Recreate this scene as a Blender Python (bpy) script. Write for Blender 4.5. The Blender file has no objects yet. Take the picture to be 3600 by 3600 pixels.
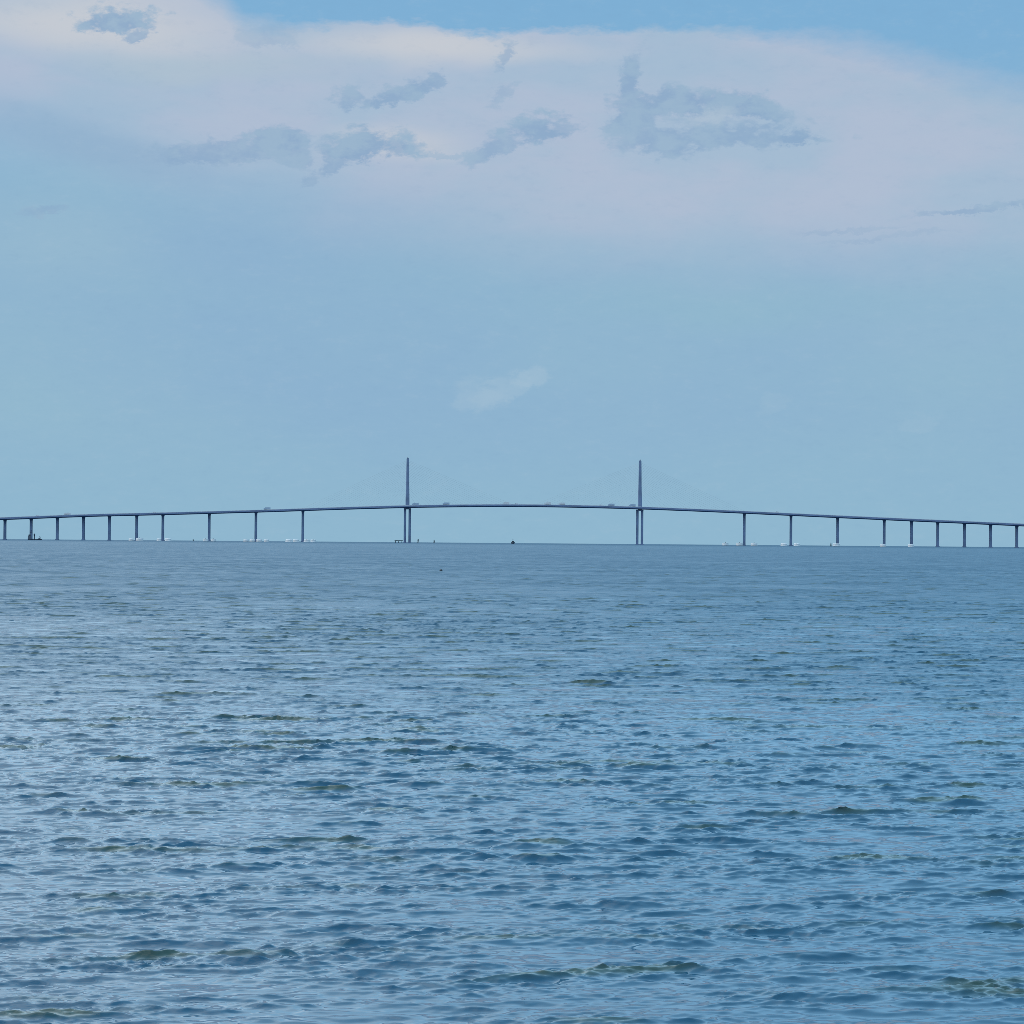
import bpy, bmesh, math, random
import numpy as np
from mathutils import Vector, Matrix

random.seed(7)
rng = np.random.default_rng(11)
sc = bpy.context.scene
COL = sc.collection
R_EARTH = 7.43e6          # effective radius of the earth with refraction
CAM_H = 5.0
BR_Y = 4500.0             # distance of the bridge
F_PX = 2.235 * BR_Y       # focal length in photo pixels (3600 wide)
BR_Z = -BR_Y ** 2 / (2 * R_EARTH)

# ------------------------------------------------------------------ camera
cam_d = bpy.data.cameras.new('camera')
cam_d.sensor_width = 36
cam_d.lens = 36 * F_PX / 3600
cam_d.clip_start = 0.5
cam_d.clip_end = 90000
cam = bpy.data.objects.new('camera', cam_d)
COL.objects.link(cam)
PITCH = math.atan(97.5 / F_PX)
ROLL = 0.0079
cam.matrix_world = (Matrix.Translation((0, 0, CAM_H)) @ Matrix.Rotation(math.pi / 2 + PITCH, 4, 'X')
                    @ Matrix.Rotation(ROLL, 4, 'Z'))
sc.camera = cam

# ------------------------------------------------------------------ light
SUN_EL, SUN_AZ = math.radians(52), math.radians(-97)   # azimuth from +Y, to the left
sun_d = bpy.data.lights.new('sun', 'SUN')
sun_d.energy = 1.5
sun_d.angle = math.radians(12)
sun_d.color = (1.0, 0.96, 0.91)
sun = bpy.data.objects.new('sun', sun_d)
COL.objects.link(sun)
sdir = Vector((math.sin(SUN_AZ) * math.cos(SUN_EL), math.cos(SUN_AZ) * math.cos(SUN_EL), math.sin(SUN_EL)))
sun.rotation_euler = sdir.to_track_quat('Z', 'Y').to_euler()

sc.view_settings.view_transform = 'Standard'
sc.view_settings.look = 'None'
sc.view_settings.exposure = 0.0
sc.view_settings.gamma = 1.0
sc.cycles.use_denoising = False
sc.cycles.pixel_filter_type = 'BLACKMAN_HARRIS'
sc.cycles.filter_width = 0.7


def lin(r, g, b):
    def f(c):
        c /= 255.0
        return c / 12.92 if c <= 0.04045 else ((c + 0.055) / 1.055) ** 2.4
    return (f(r), f(g), f(b), 1.0)


# ------------------------------------------------------------------ world: sky with cloud veil
SKY_STRENGTH = 0.1
world = bpy.data.worlds.new('World')
sc.world = world
world.use_nodes = True
nt = world.node_tree
nt.nodes.clear()
N, L = nt.nodes, nt.links


def socket(v, node, i):
    if v is None:
        return
    if isinstance(v, (int, float)):
        node.inputs[i].default_value = v
    else:
        L.new(v, node.inputs[i])


def M(op, a=None, b=None, c=None, clamp=False):
    n = N.new('ShaderNodeMath')
    n.operation = op
    n.use_clamp = clamp
    socket(a, n, 0), socket(b, n, 1), socket(c, n, 2)
    return n.outputs[0]


def sstep(v, lo, hi, out0=0.0, out1=1.0):
    n = N.new('ShaderNodeMapRange')
    n.interpolation_type = 'SMOOTHSTEP'
    L.new(v, n.inputs[0])
    n.inputs[1].default_value, n.inputs[2].default_value = lo, hi
    n.inputs[3].default_value, n.inputs[4].default_value = out0, out1
    return n.outputs[0]


def mixc(f, a, b):
    n = N.new('ShaderNodeMix')
    n.data_type = 'RGBA'
    if isinstance(f, (int, float)):
        n.inputs[0].default_value = f
    else:
        L.new(f, n.inputs[0])
    for v, i in ((a, 6), (b, 7)):
        if isinstance(v, tuple):
            n.inputs[i].default_value = v
        else:
            L.new(v, n.inputs[i])
    return n.outputs[2]


tc = N.new('ShaderNodeTexCoord')
sep = N.new('ShaderNodeSeparateXYZ')
L.new(tc.outputs['Generated'], sep.inputs[0])
az = M('MULTIPLY', M('ARCTAN2', sep.outputs[0], sep.outputs[1]), 57.29578)     # degrees from +Y
el = M('MULTIPLY', M('ARCSINE', sep.outputs[2]), 57.29578)
comb = N.new('ShaderNodeCombineXYZ')
L.new(az, comb.inputs[0]); L.new(el, comb.inputs[1])
vec0 = comb.outputs[0]


def noise(scale, stretch=(1, 1), detail=4, rough=0.55, off=(0, 0), color=False):
    mp = N.new('ShaderNodeMapping')
    L.new(vec0, mp.inputs[0])
    mp.inputs['Scale'].default_value = (stretch[0], stretch[1], 1)
    mp.inputs['Location'].default_value = (off[0], off[1], 3.3)
    n = N.new('ShaderNodeTexNoise')
    n.inputs['Scale'].default_value = scale
    n.inputs['Detail'].default_value = detail
    n.inputs['Roughness'].default_value = rough
    L.new(mp.outputs[0], n.inputs['Vector'])
    return n.outputs['Color' if color else 'Fac']


# photo position -> direction in degrees
def A(px): return (px - 1800) / F_PX * 57.29578
def E(py): return (1897.5 - py) / F_PX * 57.29578
def W(p): return p / F_PX * 57.29578


# warp
nz = N.new('ShaderNodeSeparateColor')
L.new(noise(1.6, (0.8, 1.3), 6, 0.62, color=True), nz.inputs[0])
wu = M('SUBTRACT', nz.outputs[0], 0.5)
wv = M('SUBTRACT', nz.outputs[1], 0.5)
nz2 = N.new('ShaderNodeSeparateColor')
L.new(noise(7.0, (0.8, 1.3), 6, 0.7, (5, 5), color=True), nz2.inputs[0])
azw = M('MULTIPLY_ADD', M('SUBTRACT', nz2.outputs[0], 0.5), 0.45, M('MULTIPLY_ADD', wu, 0.6, az))
elw = M('MULTIPLY_ADD', M('SUBTRACT', nz2.outputs[1], 0.5), 0.32, M('MULTIPLY_ADD', wv, 0.4, el))
nzl = N.new('ShaderNodeSeparateColor')
L.new(noise(0.35, (0.6, 1.5), 3, 0.5, (7, 2), color=True), nzl.inputs[0])
azs = M('MULTIPLY_ADD', M('SUBTRACT', nzl.outputs[0], 0.5), 3.0, az)
els = M('MULTIPLY_ADD', M('SUBTRACT', nzl.outputs[1], 0.5), 1.3, el)


def blob(px, py, rx, ry, tilt=0.0, lo=0.75, hi=1.15, soft=False):
    """soft ellipse around a direction; tilt in degrees, anticlockwise"""
    u, v = (azs, els) if soft else (azw, elw)
    du = M('SUBTRACT', u, A(px)); dv = M('SUBTRACT', v, E(py))
    c, s = math.cos(math.radians(tilt)), math.sin(math.radians(tilt))
    a = M('MULTIPLY', M('MULTIPLY_ADD', du, c, M('MULTIPLY', dv, s)), 1 / W(rx))
    b = M('MULTIPLY', M('MULTIPLY_ADD', dv, c, M('MULTIPLY', du, -s)), 1 / W(ry))
    d = M('SQRT', M('ADD', M('MULTIPLY', a, a), M('MULTIPLY', b, b)))
    return sstep(d, lo, hi, 1.0, 0.0)


sky = N.new('ShaderNodeTexSky')
sky.sky_type = 'NISHITA'
sky.sun_disc = False
sky.sun_elevation = SUN_EL
sky.sun_rotation = SUN_AZ
sky.air_density = 1.0
sky.dust_density = 0.6
sky.ozone_density = 2.0
skyc = sky.outputs[0]


def cl(r, g, b):
    c = lin(r, g, b)
    return tuple(v / SKY_STRENGTH for v in c[:3]) + (1.0,)


# clear blue of the gap, veiling haze near the horizon
high = sstep(el, 11.3, 19.0)
rightside = M('MULTIPLY', sstep(az, -6.0, 9.0), M('MULTIPLY', sstep(az, 60.0, 150.0, 1.0, 0.0), sstep(el, 10.5, 15.0)))
clear = mixc(0.8, skyc, mixc(high, cl(124, 178, 217), tuple(v * 2.1 for v in cl(172, 222, 252)[:3]) + (1.0,)))  # unseen upper sky is boosted to brighten the water's reflections
clear = mixc(rightside, clear, mixc(high, cl(122, 178, 219), tuple(v * 1.85 for v in cl(150, 208, 246)[:3]) + (1.0,)))
hz = sstep(el, 6.0, 10.5, 1.0, 0.0)
haze_col = mixc(noise(0.22, (0.5, 1.2), 3, 0.5, (1, 9)), cl(136, 173, 208), cl(150, 188, 206))
low = mixc(sstep(el, 0.0, 3.0), cl(143, 183, 207), haze_col)
base = mixc(hz, clear, low)
# left and centre high veil added above the frame, extra bright to lift water reflections
veil_n = noise(0.06, (0.5, 1.6), 5, 0.6, (4, 4))
left = sstep(az, -14.0, 7.0, 1.0, 0.0)
veil = M('MULTIPLY', M('MULTIPLY', sstep(veil_n, 0.34, 0.6), sstep(el, 10.8, 15.0)),
         M('MULTIPLY_ADD', left, 0.75, 0.12))
base = mixc(veil, base, tuple(v * 2.5 for v in cl(222, 242, 254)[:3]) + (1.0,))

# main pale bank: below an upper edge and above a soft lower limit
edge = N.new('ShaderNodeFloatCurve')
pts = [(0, -260), (500, -160), (760, -10), (860, 80), (1000, 112), (1250, 112), (1420, 104), (1600, 138),
       (1850, 134), (2300, 122), (2700, 124), (3000, 140), (3250, 195), (3450, 255), (3600, 290)]
cv = edge.mapping.curves[0]
edge.mapping.use_clip = False
x0, x1 = A(-600), A(4200)
L.new(sstep(az, x0, x1), edge.inputs[1])
L.new(M('DIVIDE', M('SUBTRACT', az, x0), x1 - x0, clamp=True), edge.inputs[1])
allp = [(-600, -420)] + pts + [(4200, 420)]
conv = [((A(px) - x0) / (x1 - x0), E(py) / 15.0) for px, py in allp]
cv.points[0].location = conv[0]
cv.points[1].location = conv[-1]
for p in conv[1:-1]:
    cv.points.new(*p)
edge.mapping.update()
edge_el = M('MULTIPLY', edge.outputs[0], 15.0)
fine = noise(3.0, (0.5, 1.2), 5, 0.65, (2, 8))
topd = M('ADD', M('SUBTRACT', edge_el, el), M('MULTIPLY', M('SUBTRACT', fine, 0.5), 0.55))
topsoft = M('ADD', sstep(az, A(2300), A(3400), 0.18, 0.9), sstep(az, A(700), A(1200), 0.55, 0.0))
top_mask = M('DIVIDE', M('ADD', topd, 0.12), topsoft, clamp=True)
# lower limit runs from upper left to the right
lowline = sstep(az, A(0), A(2100), E(500), E(900))
bot_mask = sstep(M('SUBTRACT', els, lowline), -1.2, 1.2)
bank = M('MULTIPLY', top_mask, bot_mask)
bn = noise(0.55, (0.5, 1.4), 4, 0.55, (5, 1))
bank_col = mixc(sstep(bn, 0.35, 0.65), cl(165, 188, 210), cl(176, 190, 211))
warm = blob(300, 120, 900, 190, -4, 0.1, 1.0, soft=True)
warm2 = blob(1500, 190, 820, 90, -2, 0.1, 1.0, soft=True)
warm3 = blob(1400, 500, 420, 110, -6, 0.1, 1.0, soft=True)
wm = M('MAXIMUM', M('MAXIMUM', warm, warm2), M('MULTIPLY', warm3, 0.7))
bank_col = mixc(M('MULTIPLY', wm, 0.95), bank_col, cl(200, 204, 211))
cool = blob(700, 260, 620, 70, 2, 0.1, 1.0, soft=True)
bank_col = mixc(M('MULTIPLY', cool, 0.55), bank_col, cl(172, 192, 206))
out = mixc(M('MULTIPLY', bank, 0.96), base, bank_col)

# soft blue band at mid left, pale patches below
for px, py, rx, ry, t, amt, c in (
        (350, 540, 650, 110, -10, 0.6, (144, 175, 204)),
        (900, 830, 800, 260, 0, 0.35, (141, 175, 208)),
        (200, 880, 420, 230, 0, 0.35, (158, 190, 208)),
        (2600, 1080, 900, 110, 0, 0.35, (146, 186, 204)),
        (2100, 760, 600, 140, 0, 0.35, (176, 190, 211)),
        (3250, 1150, 500, 160, 0, 0.2, (150, 180, 210))):
    out = mixc(M('MULTIPLY', blob(px, py, rx, ry, t, 0.1, 1.1, soft=True), amt), out, cl(*c))

# small ragged blue-grey clouds in front of the bank
rag = noise(4.0, (0.6, 1.2), 6, 0.65, (3, 3))
groups = []
rag2 = noise(2.0, (0.8, 1.3), 5, 0.58, (6, 2))
ragv = M('MULTIPLY_ADD', M('SUBTRACT', rag2, 0.5), 2.6, M('MULTIPLY', M('SUBTRACT', rag, 0.5), 1.3))
for px, py, rx, ry, t, amt in (
        (400, 122, 125, 48, 2, 0.9), (480, 160, 55, 34, 10, 0.7), (930, 155, 110, 42, 5, 0.4),
        (1210, 368, 60, 38, 5, 0.7), (1350, 360, 90, 36, 12, 0.8), (1460, 325, 100, 38, 24, 0.8), (1530, 292, 44, 44, 40, 0.7),
        (965, 515, 120, 56, 8, 0.85), (780, 555, 280, 44, 4, 0.7), (1030, 560, 70, 56, -12, 0.7),
        (1280, 530, 160, 54, 4, 0.9), (1165, 590, 80, 40, 30, 0.7), (1390, 520, 80, 36, 0, 0.7), (1090, 645, 36, 22, 0, 0.5),
        (1880, 468, 130, 52, 6, 0.85), (1740, 520, 110, 42, 28, 0.7), (1970, 450, 70, 28, 5, 0.6), (1530, 553, 80, 9, 0, 0.5),
        (2205, 300, 42, 85, -14, 0.8), (2200, 430, 80, 66, 0, 0.8), (2360, 365, 200, 50, -2, 0.85),
        (2590, 385, 180, 46, -12, 0.9), (2310, 500, 160, 62, 0, 0.7), (2540, 485, 270, 56, 2, 0.75), (2780, 482, 85, 32, -3, 0.85),
        (1770, 205, 54, 34, 70, 0.55), (1750, 330, 44, 28, 30, 0.45),
        (3420, 742, 230, 14, 5, 0.6), (2960, 815, 180, 10, 4, 0.3), (180, 765, 95, 20, 3, 0.5), (3100, 840, 260, 9, 5, 0.25)):
    groups.append((px, py + (12 if ry > 18 else 0), rx, ry, t, amt))


def torn(px, py, rx, ry, t, k=1.0):
    """ellipse whose rim is torn by noise"""
    du = M('SUBTRACT', azw, A(px)); dv = M('SUBTRACT', elw, E(py))
    c, sn = math.cos(math.radians(t)), math.sin(math.radians(t))
    a = M('MULTIPLY', M('MULTIPLY_ADD', du, c, M('MULTIPLY', dv, sn)), 1 / W(rx * 1.15))
    b = M('MULTIPLY', M('MULTIPLY_ADD', dv, c, M('MULTIPLY', du, -sn)), 1 / W(ry * 1.15))
    below = M('LESS_THAN', b, 0.0)
    b = M('MULTIPLY', b, M('MULTIPLY_ADD', below, 0.7, 0.85))
    d = M('SQRT', M('ADD', M('MULTIPLY', a, a), M('MULTIPLY', b, b)))
    f = M('ADD', M('SUBTRACT', 1.05, d), M('MULTIPLY', ragv, k) if k != 1.0 else ragv)
    return sstep(f, -0.12, 0.5)


acc = None
for px, py, rx, ry, t, amt in groups:
    v = M('MULTIPLY', torn(px, py, rx, ry, t, 1.0 if ry > 18 else 0.5), amt)
    acc = v if acc is None else M('MAXIMUM', acc, v)
out = mixc(acc, out, mixc(sstep(rag2, 0.4, 0.6), cl(137, 168, 200), cl(150, 179, 204)))
# light hole inside the right hand cloud and a faint pale puff low down
out = mixc(M('MULTIPLY', blob(2500, 412, 120, 34, 8, 0.2, 1.2), 0.7), out, cl(172, 192, 210))
for px, py, rx, ry, t, amt in ((1680, 1405, 100, 60, 5, 0.30), (1770, 1375, 95, 52, 20, 0.34), (1860, 1330, 62, 36, 10, 0.42), (2720, 1420, 70, 34, 30, 0.14), (3220, 1490, 70, 26, 10, 0.16)):
    out = mixc(M('MULTIPLY', torn(px, py, rx, ry, t, 0.6), amt), out, cl(166, 193, 212))
# faint mottling of the whole overcast
mott = noise(5.0, (0.5, 1.1), 6, 0.7, (9, 4))
out = mixc(sstep(mott, 0.5, 0.75, 0.0, 0.10), out, cl(180, 200, 215))
out = mixc(sstep(mott, 0.25, 0.5, 0.10, 0.0), out, cl(120, 158, 192))

bg = N.new('ShaderNodeBackground')
bg.inputs['Strength'].default_value = SKY_STRENGTH
L.new(out, bg.inputs['Color'])
wo = N.new('ShaderNodeOutputWorld')
L.new(bg.outputs[0], wo.inputs[0])
world.cycles.sampling_method = 'MANUAL'
world.cycles.sample_map_resolution = 512


# ------------------------------------------------------------------ materials
def mat(name, color, rough=0.8, var=0.25, scale=0.5, metallic=0.0):
    m = bpy.data.materials.new(name)
    m.use_nodes = True
    t = m.node_tree
    b = t.nodes['Principled BSDF']
    b.inputs['Roughness'].default_value = rough
    b.inputs['Metallic'].default_value = metallic
    n = t.nodes.new('ShaderNodeTexNoise')
    n.inputs['Scale'].default_value = scale
    n.inputs['Detail'].default_value = 5
    co = t.nodes.new('ShaderNodeTexCoord')
    t.links.new(co.outputs['Object'], n.inputs['Vector'])
    r = t.nodes.new('ShaderNodeValToRGB')
    r.color_ramp.elements[0].position = 0.3
    r.color_ramp.elements[1].position = 0.7
    r.color_ramp.elements[0].color = tuple(c * (1 - var) for c in color) + (1,)
    r.color_ramp.elements[1].color = tuple(min(1, c * (1 + var)) for c in color) + (1,)
    t.links.new(n.outputs['Fac'], r.inputs[0])
    t.links.new(r.outputs[0], b.inputs['Base Color'])
    return m


M_DECK = mat('haze_tinted_concrete_girder', (0.105, 0.145, 0.25), 0.85, 0.2, 0.05)  # dark blue colour stands in for haze and shade on grey concrete
M_PIER = mat('haze_tinted_concrete_pier', (0.10, 0.14, 0.235), 0.85, 0.2, 0.08)  # grey concrete tinted blue in place of distance haze
M_MAST = mat('haze_tinted_concrete_mast', (0.11, 0.15, 0.24), 0.8, 0.2, 0.08)  # haze and silhouette shade put into the mast colour
M_CABLE = mat('pale_yellow_cable', (0.30, 0.34, 0.36), 0.5, 0.1, 1)
M_BARR = mat('pale_concrete_parapet', (0.30, 0.33, 0.38), 0.8, 0.15, 0.3)
M_DOLPH = mat('pale_concrete_dolphin', (0.50, 0.51, 0.53), 0.8, 0.12, 0.2)
M_RUB = mat('dark_rubber', (0.02, 0.02, 0.022), 0.7, 0.2, 1)
M_GLASS = mat('dark_window', (0.02, 0.025, 0.03), 0.1, 0.1, 1)
M_WHITE = mat('white_vehicle_paint', (0.45, 0.46, 0.48), 0.4, 0.05, 0.5)
M_GREYP = mat('grey_vehicle_paint', (0.25, 0.31, 0.39), 0.4, 0.05, 0.5)
M_HULL = mat('dark_hull_paint', (0.02, 0.035, 0.06), 0.6, 0.2, 0.3)
M_HOUSE = mat('dull_blue_deckhouse_paint', (0.04, 0.06, 0.09), 0.6, 0.2, 0.3)
M_PILE = mat('tarred_timber_pile', (0.045, 0.075, 0.095), 0.9, 0.3, 1)
M_FLOAT = mat('dark_float_plastic', (0.008, 0.016, 0.026), 0.55, 0.2, 8)


# ------------------------------------------------------------------ mesh helpers
class MB:
    def __init__(self):
        self.bm = bmesh.new()

    def box(self, c, s, rz=0.0, taper=1.0):
        x, y, z = s[0] / 2, s[1] / 2, s[2] / 2
        vs = []
        cr, sr = math.cos(rz), math.sin(rz)
        for dz, t in ((-z, 1.0), (z, taper)):
            for dx, dy in ((-x, -y), (x, -y), (x, y), (-x, y)):
                px, py = dx * t, dy * t
                vs.append(self.bm.verts.new((c[0] + px * cr - py * sr, c[1] + px * sr + py * cr, c[2] + dz)))
        for f in ((3, 2, 1, 0), (4, 5, 6, 7), (0, 1, 5, 4), (1, 2, 6, 5), (2, 3, 7, 6), (3, 0, 4, 7)):
            self.bm.faces.new([vs[i] for i in f])
        return self

    def rings(self, rings, cap=True):
        """rings: list of lists of points, same length"""
        R = [[self.bm.verts.new(p) for p in r] for r in rings]
        n = len(R[0])
        for a, b in zip(R, R[1:]):
            for i in range(n):
                self.bm.faces.new((a[i], a[(i + 1) % n], b[(i + 1) % n], b[i]))
        if cap:
            self.bm.faces.new(R[0][::-1])
            self.bm.faces.new(R[-1])
        return self

    def lathe(self, prof, c=(0, 0, 0), n=24):
        return self.rings([[(c[0] + r * math.cos(2 * math.pi * i / n), c[1] + r * math.sin(2 * math.pi * i / n), c[2] + z)
                            for i in range(n)] for r, z in prof])

    def tube(self, a, b, r, n=6):
        a, b = Vector(a), Vector(b)
        q = (b - a).to_track_quat('Z', 'Y')
        ring = [q @ Vector((r * math.cos(2 * math.pi * i / n), r * math.sin(2 * math.pi * i / n), 0)) for i in range(n)]
        return self.rings([[a + v for v in ring], [b + v for v in ring]])

    def build(self, name, m, parent=None, bevel=0.0, smooth=False):
        if bevel:
            bmesh.ops.bevel(self.bm, geom=list(self.bm.edges), offset=bevel, segments=2, affect='EDGES', clamp_overlap=True)
        bmesh.ops.recalc_face_normals(self.bm, faces=list(self.bm.faces))
        me = bpy.data.meshes.new(name)
        self.bm.to_mesh(me)
        self.bm.free()
        me.materials.append(m)
        if smooth:
            for p in me.polygons:
                p.use_smooth = True
        o = bpy.data.objects.new(name, me)
        COL.objects.link(o)
        if parent is not None:
            o.parent = parent
        return o


def thing(name, label, cat, loc=(0, 0, 0), group=None, rz=0.0):
    o = bpy.data.objects.new(name, None)
    COL.objects.link(o)
    o.location = loc
    o.rotation_euler.z = rz
    tag(o, label, cat, group)
    return o


def tag(o, label, cat, group=None):
    o['label'] = label
    o['category'] = cat
    if group:
        o['group'] = group
    return o


def copy_thing(root, loc, label, group=None):
    r = root.copy(); COL.objects.link(r); r.location = loc; r['label'] = label
    if group:
        r['group'] = group
    for ch in list(root.children):
        c = ch.copy(); COL.objects.link(c); c.parent = r
        for g in list(ch.children):
            d = g.copy(); COL.objects.link(d); d.parent = c
    return r


# ------------------------------------------------------------------ water (one sheet, follows the earth's curve)
def band_tile(lam_lo, lam_hi, size, n, wind, spread, slope_rms, seed, sharp=0.0):
    """periodic height field with wavelengths lam_lo..lam_hi; returns height, dx, dy displacement tiles"""
    g = np.random.default_rng(seed)
    k1 = 2 * np.pi * np.fft.fftfreq(n, size / n)
    kx, ky = np.meshgrid(k1, k1)
    k = np.hypot(kx, ky) + 1e-9
    lam = 2 * np.pi / k
    amp = ((lam > lam_lo) & (lam <= lam_hi)) * k ** -2.0
    cosd = (kx * math.cos(wind) + ky * math.sin(wind)) / k
    amp = amp * (np.abs(cosd) ** spread + 0.06)
    spec = amp * (g.standard_normal((n, n)) + 1j * g.standard_normal((n, n)))
    h = np.fft.ifft2(spec).real
    h = h / h.std()
    if sharp:
        h = np.exp(sharp * h)
        h -= h.mean()
    H = np.fft.fft2(h)
    dx = np.fft.ifft2(-1j * kx / k * H).real
    dy = np.fft.ifft2(-1j * ky / k * H).real
    sx = np.fft.ifft2(1j * kx * H).real
    sy = np.fft.ifft2(1j * ky * H).real
    s = slope_rms / math.sqrt((sx ** 2 + sy ** 2).mean())
    return (h * s).astype(np.float32), (dx * s).astype(np.float32), (dy * s).astype(np.float32)


def sample(tiles, size, rot, x, y):
    n = tiles[0].shape[0]
    c, s = math.cos(rot), math.sin(rot)
    u = ((x * c + y * s) * (n / size)) % n
    v = ((-x * s + y * c) * (n / size)) % n
    i0 = np.floor(u).astype(np.int32); j0 = np.floor(v).astype(np.int32)
    fu = (u - i0).astype(np.float32); fv = (v - j0).astype(np.float32)
    i0 %= n; j0 %= n
    i1 = (i0 + 1) % n; j1 = (j0 + 1) % n
    out = []
    for t in tiles:
        out.append(t[j0, i0] * (1 - fu) * (1 - fv) + t[j0, i1] * fu * (1 - fv) + t[j1, i0] * (1 - fu) * fv + t[j1, i1] * fu * fv)
    return out


def make_water():
    # rows
    r = list(np.linspace(1.5, 22.0, 50))
    def grow(stop, k):
        while r[-1] < stop:
            r.append(r[-1] * (1 + k))
    grow(250, 0.0010)
    grow(600, 0.0014)
    grow(1800, 0.0019)
    grow(9000, 0.006)
    grow(40000, 0.04)
    r = np.array(r)
    # columns
    half = math.radians(12.5)
    core = np.linspace(-half, half, 960)
    step = core[1] - core[0]
    side, a, st = [], half, step
    while a + st < math.pi:
        st *= 1.06
        a += st
        side.append(min(a, math.pi))
    side = np.array(side)
    side = half + (side - half) * (math.pi - half) / (side[-1] - half)
    th = np.concatenate([-side[::-1][1:], core, side])       # -pi .. pi (open at -pi, closed by wrap)
    nr, nc = len(r), len(th)
    print('water grid', nr, nc, nr * nc)
    Rr, T = np.meshgrid(r, th, indexing='ij')
    X = (Rr * np.sin(T)).ravel(); Y = (Rr * np.cos(T)).ravel()
    rr = Rr.ravel()
    dr = np.gradient(r)
    dth = np.gradient(th)
    spacing = np.maximum(dr[:, None] * np.ones(nc)[None, :], rr.reshape(nr, nc) * dth[None, :] * 1.3).ravel().astype(np.float32)
    Z = np.zeros_like(X, dtype=np.float32); DX = np.zeros_like(Z); DY = np.zeros_like(Z)
    lost = np.zeros_like(Z)
    bands = [  # lam_lo, lam_hi, tile, slope, chop, wind spread
        (9.0, 20.0, 331.0, 0.004, 1.0, 4),
        (4.5, 9.0, 173.0, 0.015, 0.9, 4),
        (2.2, 4.5, 97.0, 0.040, 0.9, 5),
        (1.1, 2.2, 53.0, 0.076, 0.9, 6),
        (0.55, 1.1, 29.0, 0.150, 0.85, 6),
        (0.27, 0.55, 15.1, 0.180, 0.8, 4),
        (0.13, 0.27, 7.9, 0.130, 0.6, 2.5)]
    # slow patches where ripples are stronger or weaker
    g1 = band_tile(6, 60, 240.0, 256, math.pi / 2, 0, 1.0, 91)[:1]
    g2 = band_tile(1.2, 6, 41.0, 256, math.pi / 2, 0, 1.0, 92)[:1]
    g1 = [g1[0] / g1[0].std()]; g2 = [g2[0] / g2[0].std()]
    p1 = sample(g1, 240.0, 0.3, X, Y)[0]; p2 = sample(g2, 41.0, -0.4, X, Y)[0]
    big = None
    off_wind = (1.0 + 0.5 * np.clip((rr - 110) / 500, 0, 1)).astype(np.float32)
    WS = 0.70   # overall wave scale
    for i, (lo, hi, size, slope, chop, spread) in enumerate(bands):
        rot = 0.25 * math.sin(i * 2.1)
        wind = math.pi / 2 + 0.10 - rot
        tiles = band_tile(lo * WS, hi * WS, size * WS, 1024 if hi < 5 else 512, wind, spread, slope, 100 + i, 0.0 if lo > 0.5 else 0.22)
        h, dx, dy = sample(tiles, size * WS, rot, X, Y)
        c, s = math.cos(rot), math.sin(rot)
        dx, dy = dx * c - dy * s, dx * s + dy * c
        lam = math.sqrt(lo * hi) * WS
        w = np.clip((lam / spacing - 0.7) / 1.0, 0, 1)
        w = w * w * (3 - 2 * w)
        if 0.4 < hi <= 2.3:
            gain = np.clip(0.9 * np.exp(0.18 * p2 + 0.14 * p1), 0.3, 1.2)
            if big is not None:
                gain = gain * np.clip(1.0 + 0.3 * big / 0.014, 0.75, 1.2)
        elif hi <= 1.2:
            gain = np.clip(0.9 + 0.15 * p1 + 0.30 * p2, 0.25, 1.8)
            gain = gain * np.clip(1.0 + 0.7 * big / 0.025, 0.6, 2.0)
        else:
            gain = 1.0
        if lo > 0.5 and lo < 8:      # a little more wind offshore
            gain = gain * off_wind
        Z += h * w * gain
        DX += dx * w * gain * chop; DY += dy * w * gain * chop
        lost += (slope * gain) ** 2 * (1 - w * w)
        if 1.2 < hi < 2.5:
            crest = Z / Z[rr < 150].std() / off_wind ** 1.6 + 0.5 * p2 - 0.3 - 0.9 * (off_wind - 1)
        if hi > 2.5 and hi < 5:
            big = Z.copy()
    far = np.clip((rr - 2800) / 1200, 0, 1).astype(np.float32)
    lost = lost * 0.35 + 0.07 * far
    X = X - DX; Y = Y - DY
    Z = Z - (rr ** 2 / (2 * R_EARTH)).astype(np.float32)
    co = np.stack([X, Y, Z], 1).astype(np.float32)
    co = np.concatenate([co, np.array([[0, 0, 0]], np.float32)])
    lost = np.concatenate([lost, lost[:1]])
    crest = np.concatenate([crest, crest[:1]])
    idx = np.arange(nr * nc, dtype=np.int32).reshape(nr, nc)
    nxt = np.roll(idx, -1, axis=1)
    q = np.stack([idx[:-1], idx[1:], nxt[1:], nxt[:-1]], -1).reshape(-1, 4)
    centre = nr * nc
    tri = np.stack([np.full(nc, centre, np.int32), idx[0], nxt[0]], -1)
    loops = np.concatenate([q.ravel(), tri.ravel()]).astype(np.int32)
    starts = np.concatenate([np.arange(len(q)) * 4, len(q) * 4 + np.arange(nc) * 3]).astype(np.int32)
    me = bpy.data.meshes.new('water')
    me.vertices.add(len(co)); me.vertices.foreach_set('co', co.ravel())
    me.loops.add(len(loops)); me.loops.foreach_set('vertex_index', loops)
    me.polygons.add(len(starts)); me.polygons.foreach_set('loop_start', starts)
    at = me.attributes.new('ripple', 'FLOAT', 'POINT')
    at.data.foreach_set('value', np.sqrt(lost).astype(np.float32))
    at2 = me.attributes.new('crest', 'FLOAT', 'POINT')
    at2.data.foreach_set('value', crest.astype(np.float32))
    me.update(calc_edges=True)
    me.shade_smooth()
    o = bpy.data.objects.new('water', me)
    COL.objects.link(o)
    o['kind'] = 'structure'
    o['label'] = 'choppy blue grey sea water'

    m = bpy.data.materials.new('sea_water')
    m.use_nodes = True
    t = m.node_tree
    b = t.nodes['Principled BSDF']
    b.inputs['Base Color'].default_value = (0.013, 0.092, 0.158, 1)
    b.inputs['IOR'].default_value = 1.333
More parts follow.
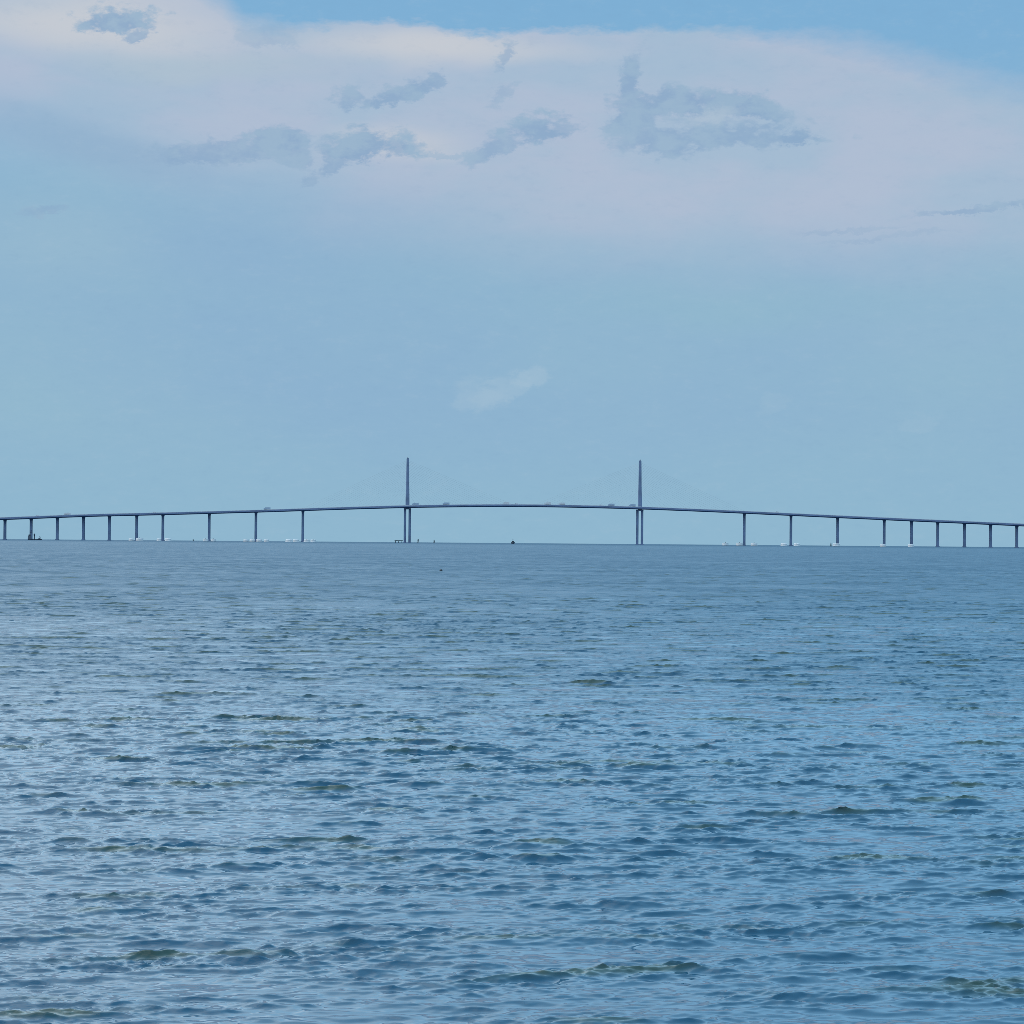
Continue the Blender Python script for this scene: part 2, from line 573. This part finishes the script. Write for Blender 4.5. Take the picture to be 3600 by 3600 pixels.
    # thin water at the crests lets the turbid olive show
    ca = t.nodes.new('ShaderNodeAttribute'); ca.attribute_name = 'crest'
    cm = t.nodes.new('ShaderNodeMapRange'); cm.interpolation_type = 'SMOOTHSTEP'
    cm.inputs[1].default_value = 0.9; cm.inputs[2].default_value = 2.8
    t.links.new(ca.outputs['Fac'], cm.inputs[0])
    cx = t.nodes.new('ShaderNodeMix'); cx.data_type = 'RGBA'
    cx.inputs[6].default_value = (0.004, 0.042, 0.081, 1)
    cx.inputs[7].default_value = (0.013, 0.034, 0.030, 1)
    t.links.new(cm.outputs[0], cx.inputs[0])
    t.links.new(cx.outputs[2], b.inputs['Base Color'])
    at = t.nodes.new('ShaderNodeAttribute'); at.attribute_name = 'ripple'
    mr = t.nodes.new('ShaderNodeMath'); mr.operation = 'MULTIPLY_ADD'
    # microfacet slope rms = alpha / sqrt(2)... roughness = sqrt(alpha)
    a2 = t.nodes.new('ShaderNodeMath'); a2.operation = 'MULTIPLY'; a2.inputs[1].default_value = 1.2
    t.links.new(at.outputs['Fac'], a2.inputs[0])
    sq = t.nodes.new('ShaderNodeMath'); sq.operation = 'SQRT'
    t.links.new(a2.outputs[0], sq.inputs[0])
    mx = t.nodes.new('ShaderNodeMath'); mx.operation = 'MAXIMUM'; mx.inputs[1].default_value = 0.07
    t.links.new(sq.outputs[0], mx.inputs[0])
    t.links.new(mx.outputs[0], b.inputs['Roughness'])
    me.materials.append(m)
    return o


make_water()

# ------------------------------------------------------------------ bridge
CX = 0.0


def bx(px):            # photo column -> metres along the bridge
    return (px - 1800) / 2.235


DECK_PTS = [(-2400, 8), (-1500, 20), (-700, 51), (0, 73), (110, 78), (300, 87), (600, 96), (900, 106.5), (1200, 119), (1432, 127.5), (1700, 133),
            (1850, 134), (2000, 133.2), (2250, 129), (2500, 121), (3000, 101.5), (3600, 79.5), (4300, 52), (5100, 20), (6000, 8)]
dxs = np.array([bx(p) for p, _ in DECK_PTS]); dzs = np.array([h / 2.235 for _, h in DECK_PTS])


def deck_z(x):
    xs = np.linspace(x - 40, x + 40, 9)
    return float(np.interp(xs, dxs, dzs).mean())


bridge = thing('cable_stayed_bridge', 'long dark cable stayed bridge with two slim masts spanning the whole horizon', 'bridge', (0, BR_Y, BR_Z))
HALF_W = 14.5

# deck girder: trapezoid box section swept along the profile
xs = np.arange(bx(-2300), bx(5900), 8.0)
m = MB()
rings = []
for x in xs:
    z = deck_z(x)
    rings.append([(x, -HALF_W, z + 1.7), (x, HALF_W, z + 1.7), (x, HALF_W, z - 0.6), (x, 6.0, z - 1.9), (x, -6.0, z - 1.9), (x, -HALF_W, z - 0.6)])
m.rings(rings)
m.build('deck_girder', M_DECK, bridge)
for sy in (-1, 1):
    m = MB()
    m.rings([[(x, sy * (HALF_W - 0.5), deck_z(x) + 1.7), (x, sy * (HALF_W - 0.1), deck_z(x) + 1.7), (x, sy * (HALF_W - 0.2), deck_z(x) + 2.4), (x, sy * (HALF_W - 0.4), deck_z(x) + 2.4)] for x in xs])
    m.build('parapet', M_BARR, bridge)


def pier(px, w, parent):
    x = bx(px)
    top = deck_z(x) - 1.85
    m = MB()
    d = 5.5
    zs = [-3.0, top - 4.0, top - 1.2, top]
    ww = [w / 2, w / 2 * 0.96, w / 2 * 1.05, w / 2 * 1.25]
    dd = [d / 2, d / 2 * 0.96, d / 2, 6.0]
    rg = []
    for z, a, b in zip(zs, ww, dd):
        c = a * 0.25
        rg.append([(x - a + c, -b, z), (x + a - c, -b, z), (x + a, -b + c, z), (x + a, b - c, z), (x + a - c, b, z), (x - a + c, b, z), (x - a, b - c, z), (x - a, -b + c, z)])
    m.rings(rg)
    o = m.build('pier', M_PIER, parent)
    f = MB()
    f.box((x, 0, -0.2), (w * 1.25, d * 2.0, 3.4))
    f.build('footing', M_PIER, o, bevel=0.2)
    return o


PIERS = [18, 110, 202, 294, 385, 481, 573, 736, 900, 1065, 2617, 2781, 2945, 3109, 3205, 3297, 3391, 3483, 3575]
left_more = [18 - 92 * i for i in range(1, 14)]
right_more = [3575 + 92 * i for i in range(1, 14)]
for px in PIERS + left_more + right_more:
    pier(px, 3.9 if 560 < px < 3150 else 4.1, bridge)


def tower(px, top_px):
    x = bx(px)
    zd = deck_z(x)
    zt = top_px / 2.235
    # slender mast above the deck, tapering, with slightly rounded top
    def ring(z, a, b):
        c = a * 0.35
        return [(x - a + c, -b, z), (x + a - c, -b, z), (x + a, -b + c, z), (x + a, b - c, z), (x + a - c, b, z), (x - a + c, b, z), (x - a, b - c, z), (x - a, -b + c, z)]
    m = MB()
    a0, a1 = 3.05, 1.95
    zs = [zd - 2.2, zd + 12, zd + (zt - zd) * 0.45, zd + (zt - zd) * 0.8, zt - 1.2, zt]
    aa = [a0 * 1.02, a0, a0 * 0.82, a1 * 1.12, a1, a1 * 0.7]
    m.rings([ring(z, a, 1.9) for z, a in zip(zs, aa)])
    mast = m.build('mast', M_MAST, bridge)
    cp = MB(); cp.lathe([(0.5, 0), (0.5, 1.2), (0.3, 1.5)], (x, 0, zt), 10)
    cp.build('beacon', M_RUB, mast)
    # cross head carrying the deck
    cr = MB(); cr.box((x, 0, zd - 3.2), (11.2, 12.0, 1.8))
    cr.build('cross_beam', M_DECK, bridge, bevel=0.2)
    for s in (-1, 1):
        lg = MB()
        xx = x + s * 3.7
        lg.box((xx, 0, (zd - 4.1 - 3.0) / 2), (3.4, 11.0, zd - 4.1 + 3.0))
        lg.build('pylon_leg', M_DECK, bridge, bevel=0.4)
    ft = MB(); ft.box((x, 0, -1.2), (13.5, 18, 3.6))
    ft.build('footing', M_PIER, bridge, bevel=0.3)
    # stays in one central plane
    n = 21
    for s in (-1, 1):
        for i in range(n):
            xa = x + s * (14 + i * 7.6)
            za = deck_z(xa) + 1.8
            zb = zd + 22 + (zt - zd - 26) * (i / (n - 1)) ** 0.9
            c = MB(); c.tube((xa, 0, za), (x + s * 1.5, 0, zb), 0.085, 6)
            c.build('stay_cable', M_CABLE, bridge)
    return x


tower(1432.3, 298.5)
tower(2249.3, 296.5)

# ------------------------------------------------------------------ pale protective dolphins at the piers
def make_dolphin(d, h):
    t = thing('concrete_dolphin', '', 'dolphin')
    m = MB(); m.lathe([(d / 2, -3), (d / 2, h - 0.6), (d / 2 - 0.4, h - 0.05), (d / 2 - 1.2, h)], n=28)
    m.build('concrete_drum', M_DOLPH, t)
    f = MB(); f.lathe([(d / 2 + 0.02, 0.2), (d / 2 + 0.35, 0.35), (d / 2 + 0.35, 0.9), (d / 2 + 0.02, 1.05)], n=28)
    f.build('fender_ring', M_DOLPH, t)
    c = MB(); c.lathe([(0.5, h), (0.5, h + 0.5), (0.25, h + 0.7)], n=10)
    c.build('bollard', M_RUB, t)
    return t


dol0 = make_dolphin(9.0, 4.2)
DOLPH = [  # px, y offset before the bridge, scale, label
    (462, -42, 0.8, 'low pale dolphin just left of the sixth bridge pier from the left edge'),
    (492, -46, 1.25, 'broad pale dolphin touching the right side of the sixth pier from the left edge'),
    (560, -42, 0.8, 'low pale dolphin just left of the seventh pier from the left edge'),
    (592, -42, 1.1, 'pale dolphin just right of the seventh pier from the left edge'),
    (724, -42, 0.95, 'pale dolphin just left of the eighth pier from the left edge'),
    (752, -42, 0.85, 'pale dolphin just right of the eighth pier from the left edge'),
    (866, -46, 0.9, 'outer pale dolphin left of the ninth pier from the left edge'),
    (888, -30, 0.9, 'inner pale dolphin left of the ninth pier from the left edge'),
    (912, -30, 1.0, 'inner pale dolphin right of the ninth pier from the left edge'),
    (938, -46, 0.8, 'outer pale dolphin right of the ninth pier from the left edge'),
    (1017, -46, 1.2, 'large bright dolphin left of the last pier before the left mast'),
    (1041, -32, 1.0, 'smaller dolphin between the large one and the last pier before the left mast'),
    (1079, -32, 1.0, 'dolphin right beside the last pier before the left mast'),
    (1102, -46, 0.9, 'outermost dolphin right of the last pier before the left mast'),
    (2551, -46, 1.05, 'outer pale dolphin left of the first pier right of the right mast'),
    (2600, -36, 1.15, 'pale dolphin close to the left side of the first pier right of the right mast'),
    (2652, -42, 1.1, 'pale dolphin right of the first pier right of the right mast'),
    (2757, -42, 1.1, 'pale dolphin left of the second pier right of the right mast'),
    (2802, -42, 1.0, 'pale dolphin right of the second pier right of the right mast'),
    (2941, -42, 1.25, 'pale dolphin in front of the foot of the third pier right of the right mast'),
    (3106, -42, 1.0, 'pale dolphin in front of the foot of the fourth pier right of the right mast'),
    (3203, -42, 0.95, 'pale dolphin in front of the foot of the fifth pier right of the right mast')]
for i, (px, dy, s, lab) in enumerate(DOLPH):
    loc = (bx(px) * (BR_Y + dy) / BR_Y, BR_Y + dy, BR_Z)
    if i == 0:
        o = dol0; o.location = loc; o['label'] = lab; o['group'] = 'pale dolphins guarding the bridge piers'
    else:
        o = copy_thing(dol0, loc, lab, 'pale dolphins guarding the bridge piers')
    o.scale = (s, s, 0.75 + 0.25 * s)

# ------------------------------------------------------------------ dark platform left of the left mast's foot
pf = thing('mooring_platform', 'low flat dark platform beside the foot of the left mast', 'platform', (bx(1405), BR_Y - 30, BR_Z))
m = MB(); m.box((0, 0, 3.55), (12.5, 8, 1.2)); m.build('platform_slab', M_PILE, pf, bevel=0.15)
for sx in (-5, 0, 5):
    for sy in (-2.8, 2.8):
        m = MB(); m.lathe([(0.35, -3), (0.35, 2.85)], (sx, sy, 0), 10); m.build('pile', M_PILE, pf)

# ------------------------------------------------------------------ channel markers
def marker(px, y, h, w, lab):
    t = thing('channel_marker', lab, 'channel marker', (bx(px) * y / BR_Y, y, -y * y / (2 * R_EARTH)), 'channel markers by the bridge')
    m = MB()
    for a in range(3):
        an = a * 2.094 + 0.3
        m.tube((w * 0.55 * math.cos(an), w * 0.55 * math.sin(an), -3), (w * 0.18 * math.cos(an), w * 0.18 * math.sin(an), h * 0.62), 0.34, 8)
    m.build('piles', M_PILE, t)
    m = MB(); m.lathe([(w * 0.42, h * 0.55), (w * 0.42, h * 0.62)], n=12); m.build('platform', M_PILE, t)
    m = MB(); m.box((0, -0.3, h * 0.76), (w * 0.55, 0.12, h * 0.24)); m.build('dayboard', M_PILE, t)
    m = MB(); m.lathe([(0.2, h * 0.62), (0.2, h * 0.92), (0.32, h * 0.93), (0.26, h)], n=10); m.build('lamp_post', M_PILE, t)
    return t


marker(1471, BR_Y - 120, 6.6, 3.2, 'dark stubby channel marker close to the right of the left mast')
marker(1527, BR_Y - 60, 5.6, 2.6, 'fainter channel marker standing farther right of the left mast')
marker(2922, BR_Y - 150, 6.2, 2.2, 'thin dark channel marker left of the third pier right of the right mast')
marker(680, BR_Y - 20, 3.8, 2.2, 'faint low channel marker between the seventh and eighth piers from the left edge')

# ------------------------------------------------------------------ boat under the main span (seen from the bow)
by = BR_Y - 300
bt = thing('motor_boat', 'small dark boat with a short mast alone under the main span', 'boat', (bx(1804) * by / BR_Y, by, -by ** 2 / (2 * R_EARTH)))
def hull(Lh, Wd, Hh, sheer=0.6, n=11):
    """hull along +Y, bow at -Y"""
    rg = []
    for i in range(n):
        t = i / (n - 1)
        y = -Lh / 2 + Lh * t
        w = Wd / 2 * (1 - (1 - min(1, t / 0.55)) ** 2.2) * (1.0 if t < 0.8 else 1 - 0.12 * (t - 0.8) / 0.2) + 0.05
        zt = Hh + sheer * (1 - t) ** 2 * 1.6
        rg.append([(-w, y, zt), (-w * 0.88, y, Hh * 0.35), (-w * 0.45, y, -0.35), (w * 0.45, y, -0.35), (w * 0.88, y, Hh * 0.35), (w, y, zt)])
    return MB().rings(rg)
hull(13, 5.6, 2.5).build('hull', M_HULL, bt)
m = MB(); m.box((0, 0.5, 3.5), (3.4, 4.2, 2.2), taper=0.85); h = m.build('wheelhouse', M_HOUSE, bt, bevel=0.12)
m = MB()
for sx in (-0.95, 0, 0.95):
    m.box((sx, -1.58, 3.85), (0.7, 0.1, 0.7))
m.build('window', M_GLASS, h)
m = MB(); m.tube((0, 0.8, 4.5), (0, 0.8, 8.0), 0.22, 8); m.tube((-1.0, 0.8, 6.2), (1.0, 0.8, 6.2), 0.12, 6)
m.tube((0, 0.8, 7.4), (0, 5.4, 2.6), 0.06, 5)
m.build('mast', M_HOUSE, bt)

# ------------------------------------------------------------------ work boat in front of the second pier
wy = BR_Y - 200
k = wy / BR_Y
wb = thing('work_boat', 'dark work boat with tall wheelhouse by the second pier from the left edge', 'boat', (bx(124) * k, wy, -wy ** 2 / (2 * R_EARTH)))
o = hull(21, 6.5, 1.1, 0.5).build('hull', M_HULL, wb); o.rotation_euler.z = math.radians(90)   # bow to the right
m = MB(); m.box((-8.2, 0, 3.4), (4.8, 5, 4.8), taper=0.9); m.box((-8.0, 0, 7.1), (3.6, 3.8, 2.6), taper=0.85)
h = m.build('wheelhouse', M_HOUSE, wb, bevel=0.12)
m = MB()
for sx in (-9.1, -8.0, -6.9):
    m.box((sx, -1.84, 7.3), (0.8, 0.16, 0.8))
m.build('window', M_GLASS, h)
m = MB(); m.tube((-6.4, 0.5, 8.2), (-6.0, 0.5, 15.5), 0.5, 8); m.tube((-8.2, 0.5, 11.6), (-3.9, 0.5, 11.6), 0.25, 8)
m.tube((-6.0, 0.5, 15.2), (-8.8, 0.5, 8.2), 0.1, 5)
m.build('mast', M_HULL, wb)
m = MB(); m.lathe([(1.25, 0.9), (0.85, 3.0), (0.8, 6.4), (1.15, 7.0), (1.2, 9.4), (0.8, 9.9)], (-1.0, 0, 0), 12)
m.build('crane_post', M_HULL, wb, smooth=False)
m = MB(); m.box((6.3, 0, 1.9), (4.4, 3.2, 1.5), taper=0.7); m.lathe([(0.8, 2.4), (0.8, 3.2)], (7.0, 0, 0), 10)
m.build('winch', M_HULL, wb, bevel=0.1)
m = MB(); m.tube((5.6, -1, 2.4), (7.2, -1, 6.2), 0.12, 6); m.tube((8.6, -1, 2.4), (7.2, -1, 6.2), 0.12, 6); m.tube((5.6, 1, 2.4), (7.2, 1, 6.2), 0.12, 6); m.tube((8.6, 1, 2.4), (7.2, 1, 6.2), 0.12, 6); m.tube((7.2, -1.2, 6.2), (7.2, 1.2, 6.2), 0.15, 6)
m.build('lifting_frame', M_HOUSE, wb)

# ------------------------------------------------------------------ vehicles on the deck
def wheels(t, xs_, y):
    for x in xs_:
        for s in (-1, 1):
            m = MB(); q = [(x + 0.5 * math.cos(a), s * y, 0.5 + 0.5 * math.sin(a)) for a in np.linspace(0, 2 * math.pi, 12, endpoint=False)]
            q2 = [(p[0], p[1] + s * 0.3, p[2]) for p in q]
            m.rings([q, q2]); m.build('wheel', M_RUB, t)


def make_truck(cargo):
    t = thing('box_truck', '', 'truck')
    m = MB(); m.box((0.9, 0, 2.55), (8.4, 2.5, 2.9)); m.build('cargo_box', cargo, t, bevel=0.06)
    m = MB(); m.rings([[(-5.6, y, 0.7), (-5.6, y, 1.7), (-5.1, y, 2.9), (-3.5, y, 3.0), (-3.5, y, 0.7)] for y in (-1.15, 1.15)])
    cb = m.build('cab', cargo, t)
    m = MB(); m.rings([[(-5.60, y, 1.75), (-5.13, y, 2.8), (-5.05, y, 2.8), (-5.5, y, 1.75)] for y in (-1.0, 1.0)]); m.build('windscreen', M_GLASS, cb)
    m = MB(); m.box((-0.2, 0, 0.85), (10.4, 1.0, 0.3)); m.build('chassis', M_RUB, t)
    wheels(t, (-4.4, 2.6, 3.9), 0.9)
    return t


def make_van():
    t = thing('van', '', 'van')
    m = MB(); m.rings([[(-2.7, y, 0.5), (-2.7, y, 1.1), (-1.9, y, 1.35), (-1.2, y, 2.15), (2.6, y, 2.2), (2.7, y, 1.0), (2.7, y, 0.5)] for y in (-0.95, 0.95)])
    b = m.build('body', M_WHITE, t, bevel=0.05)
    m = MB(); m.box((-0.9, 0, 1.7), (0.9, 1.94, 0.5)); m.build('side_window', M_GLASS, b)
    wheels(t, (-1.8, 1.7), 0.7)
    return t


def on_deck(px, y):
    x = bx(px)
    return (x, BR_Y + y, BR_Z + deck_z(x) + 1.72)


tg = make_truck(M_GREYP)
tw = make_truck(M_WHITE)
vn = make_van()
VEH = [
    (tg, 941, 'grey truck on the deck just right of the ninth pier from the left edge'),
    (tg, 1461, 'grey truck on the deck closest to the right side of the left mast'),
    (tg, 1569, 'lone grey truck on the deck well right of the left mast'),
    (tg, 2148, 'grey truck on the deck farther left of the right mast'),
    (tg, 2222, 'grey truck on the deck closest to the left side of the right mast'),
    (tw, 1779, 'white truck on the deck just left of the white van above the boat'),
    (tw, 1925, 'white truck on the deck at the bridge crest right of the boat'),
    (tw, 1975, 'white truck on the deck right of the one at the crest'),
    (tw, 240, 'white truck on the deck between the third and fourth piers from the left edge'),
    (vn, 134, 'white van on the deck just right of the second pier from the left edge'),
    (vn, 1815, 'white van on the deck directly above the small dark boat'),
    (vn, 2112, 'white van on the deck left of the grey truck near the right mast'),
    (vn, 545, 'white van on the deck left of the seventh pier from the left edge'),
    (vn, 2730, 'white van on the deck between the first and second piers right of the right mast')]
used = set()
for root, px, lab in VEH:
    lane = -9.5 if root is not vn else -6.0
    if root.name in used:
        o = copy_thing(root, on_deck(px, lane), lab)
    else:
        used.add(root.name); o = root; o.location = on_deck(px, lane); o['label'] = lab
    o['group'] = 'vehicles crossing the bridge'

# ------------------------------------------------------------------ crab trap float in the water
d = (CAM_H) * F_PX / (2010 - 1897.5)
fl = thing('crab_trap_float', 'small round dark float bobbing alone on the water left of centre', 'float', (((1552 - 1800) / F_PX) * d, d, -d * d / (2 * R_EARTH) + 0.05))
m = MB()
m.lathe([(0.02, -0.22)] + [(0.24 * math.sin(a), 0.04 - 0.25 * math.cos(a)) for a in np.linspace(0.3, 2.85, 12)] + [(0.03, 0.29)], n=20)
m.build('float_body', M_FLOAT, fl, smooth=True)
m = MB(); m.lathe([(0.02, 0.27), (0.02, 0.34), (0.03, 0.36)], n=8); m.build('float_stem', M_FLOAT, fl)
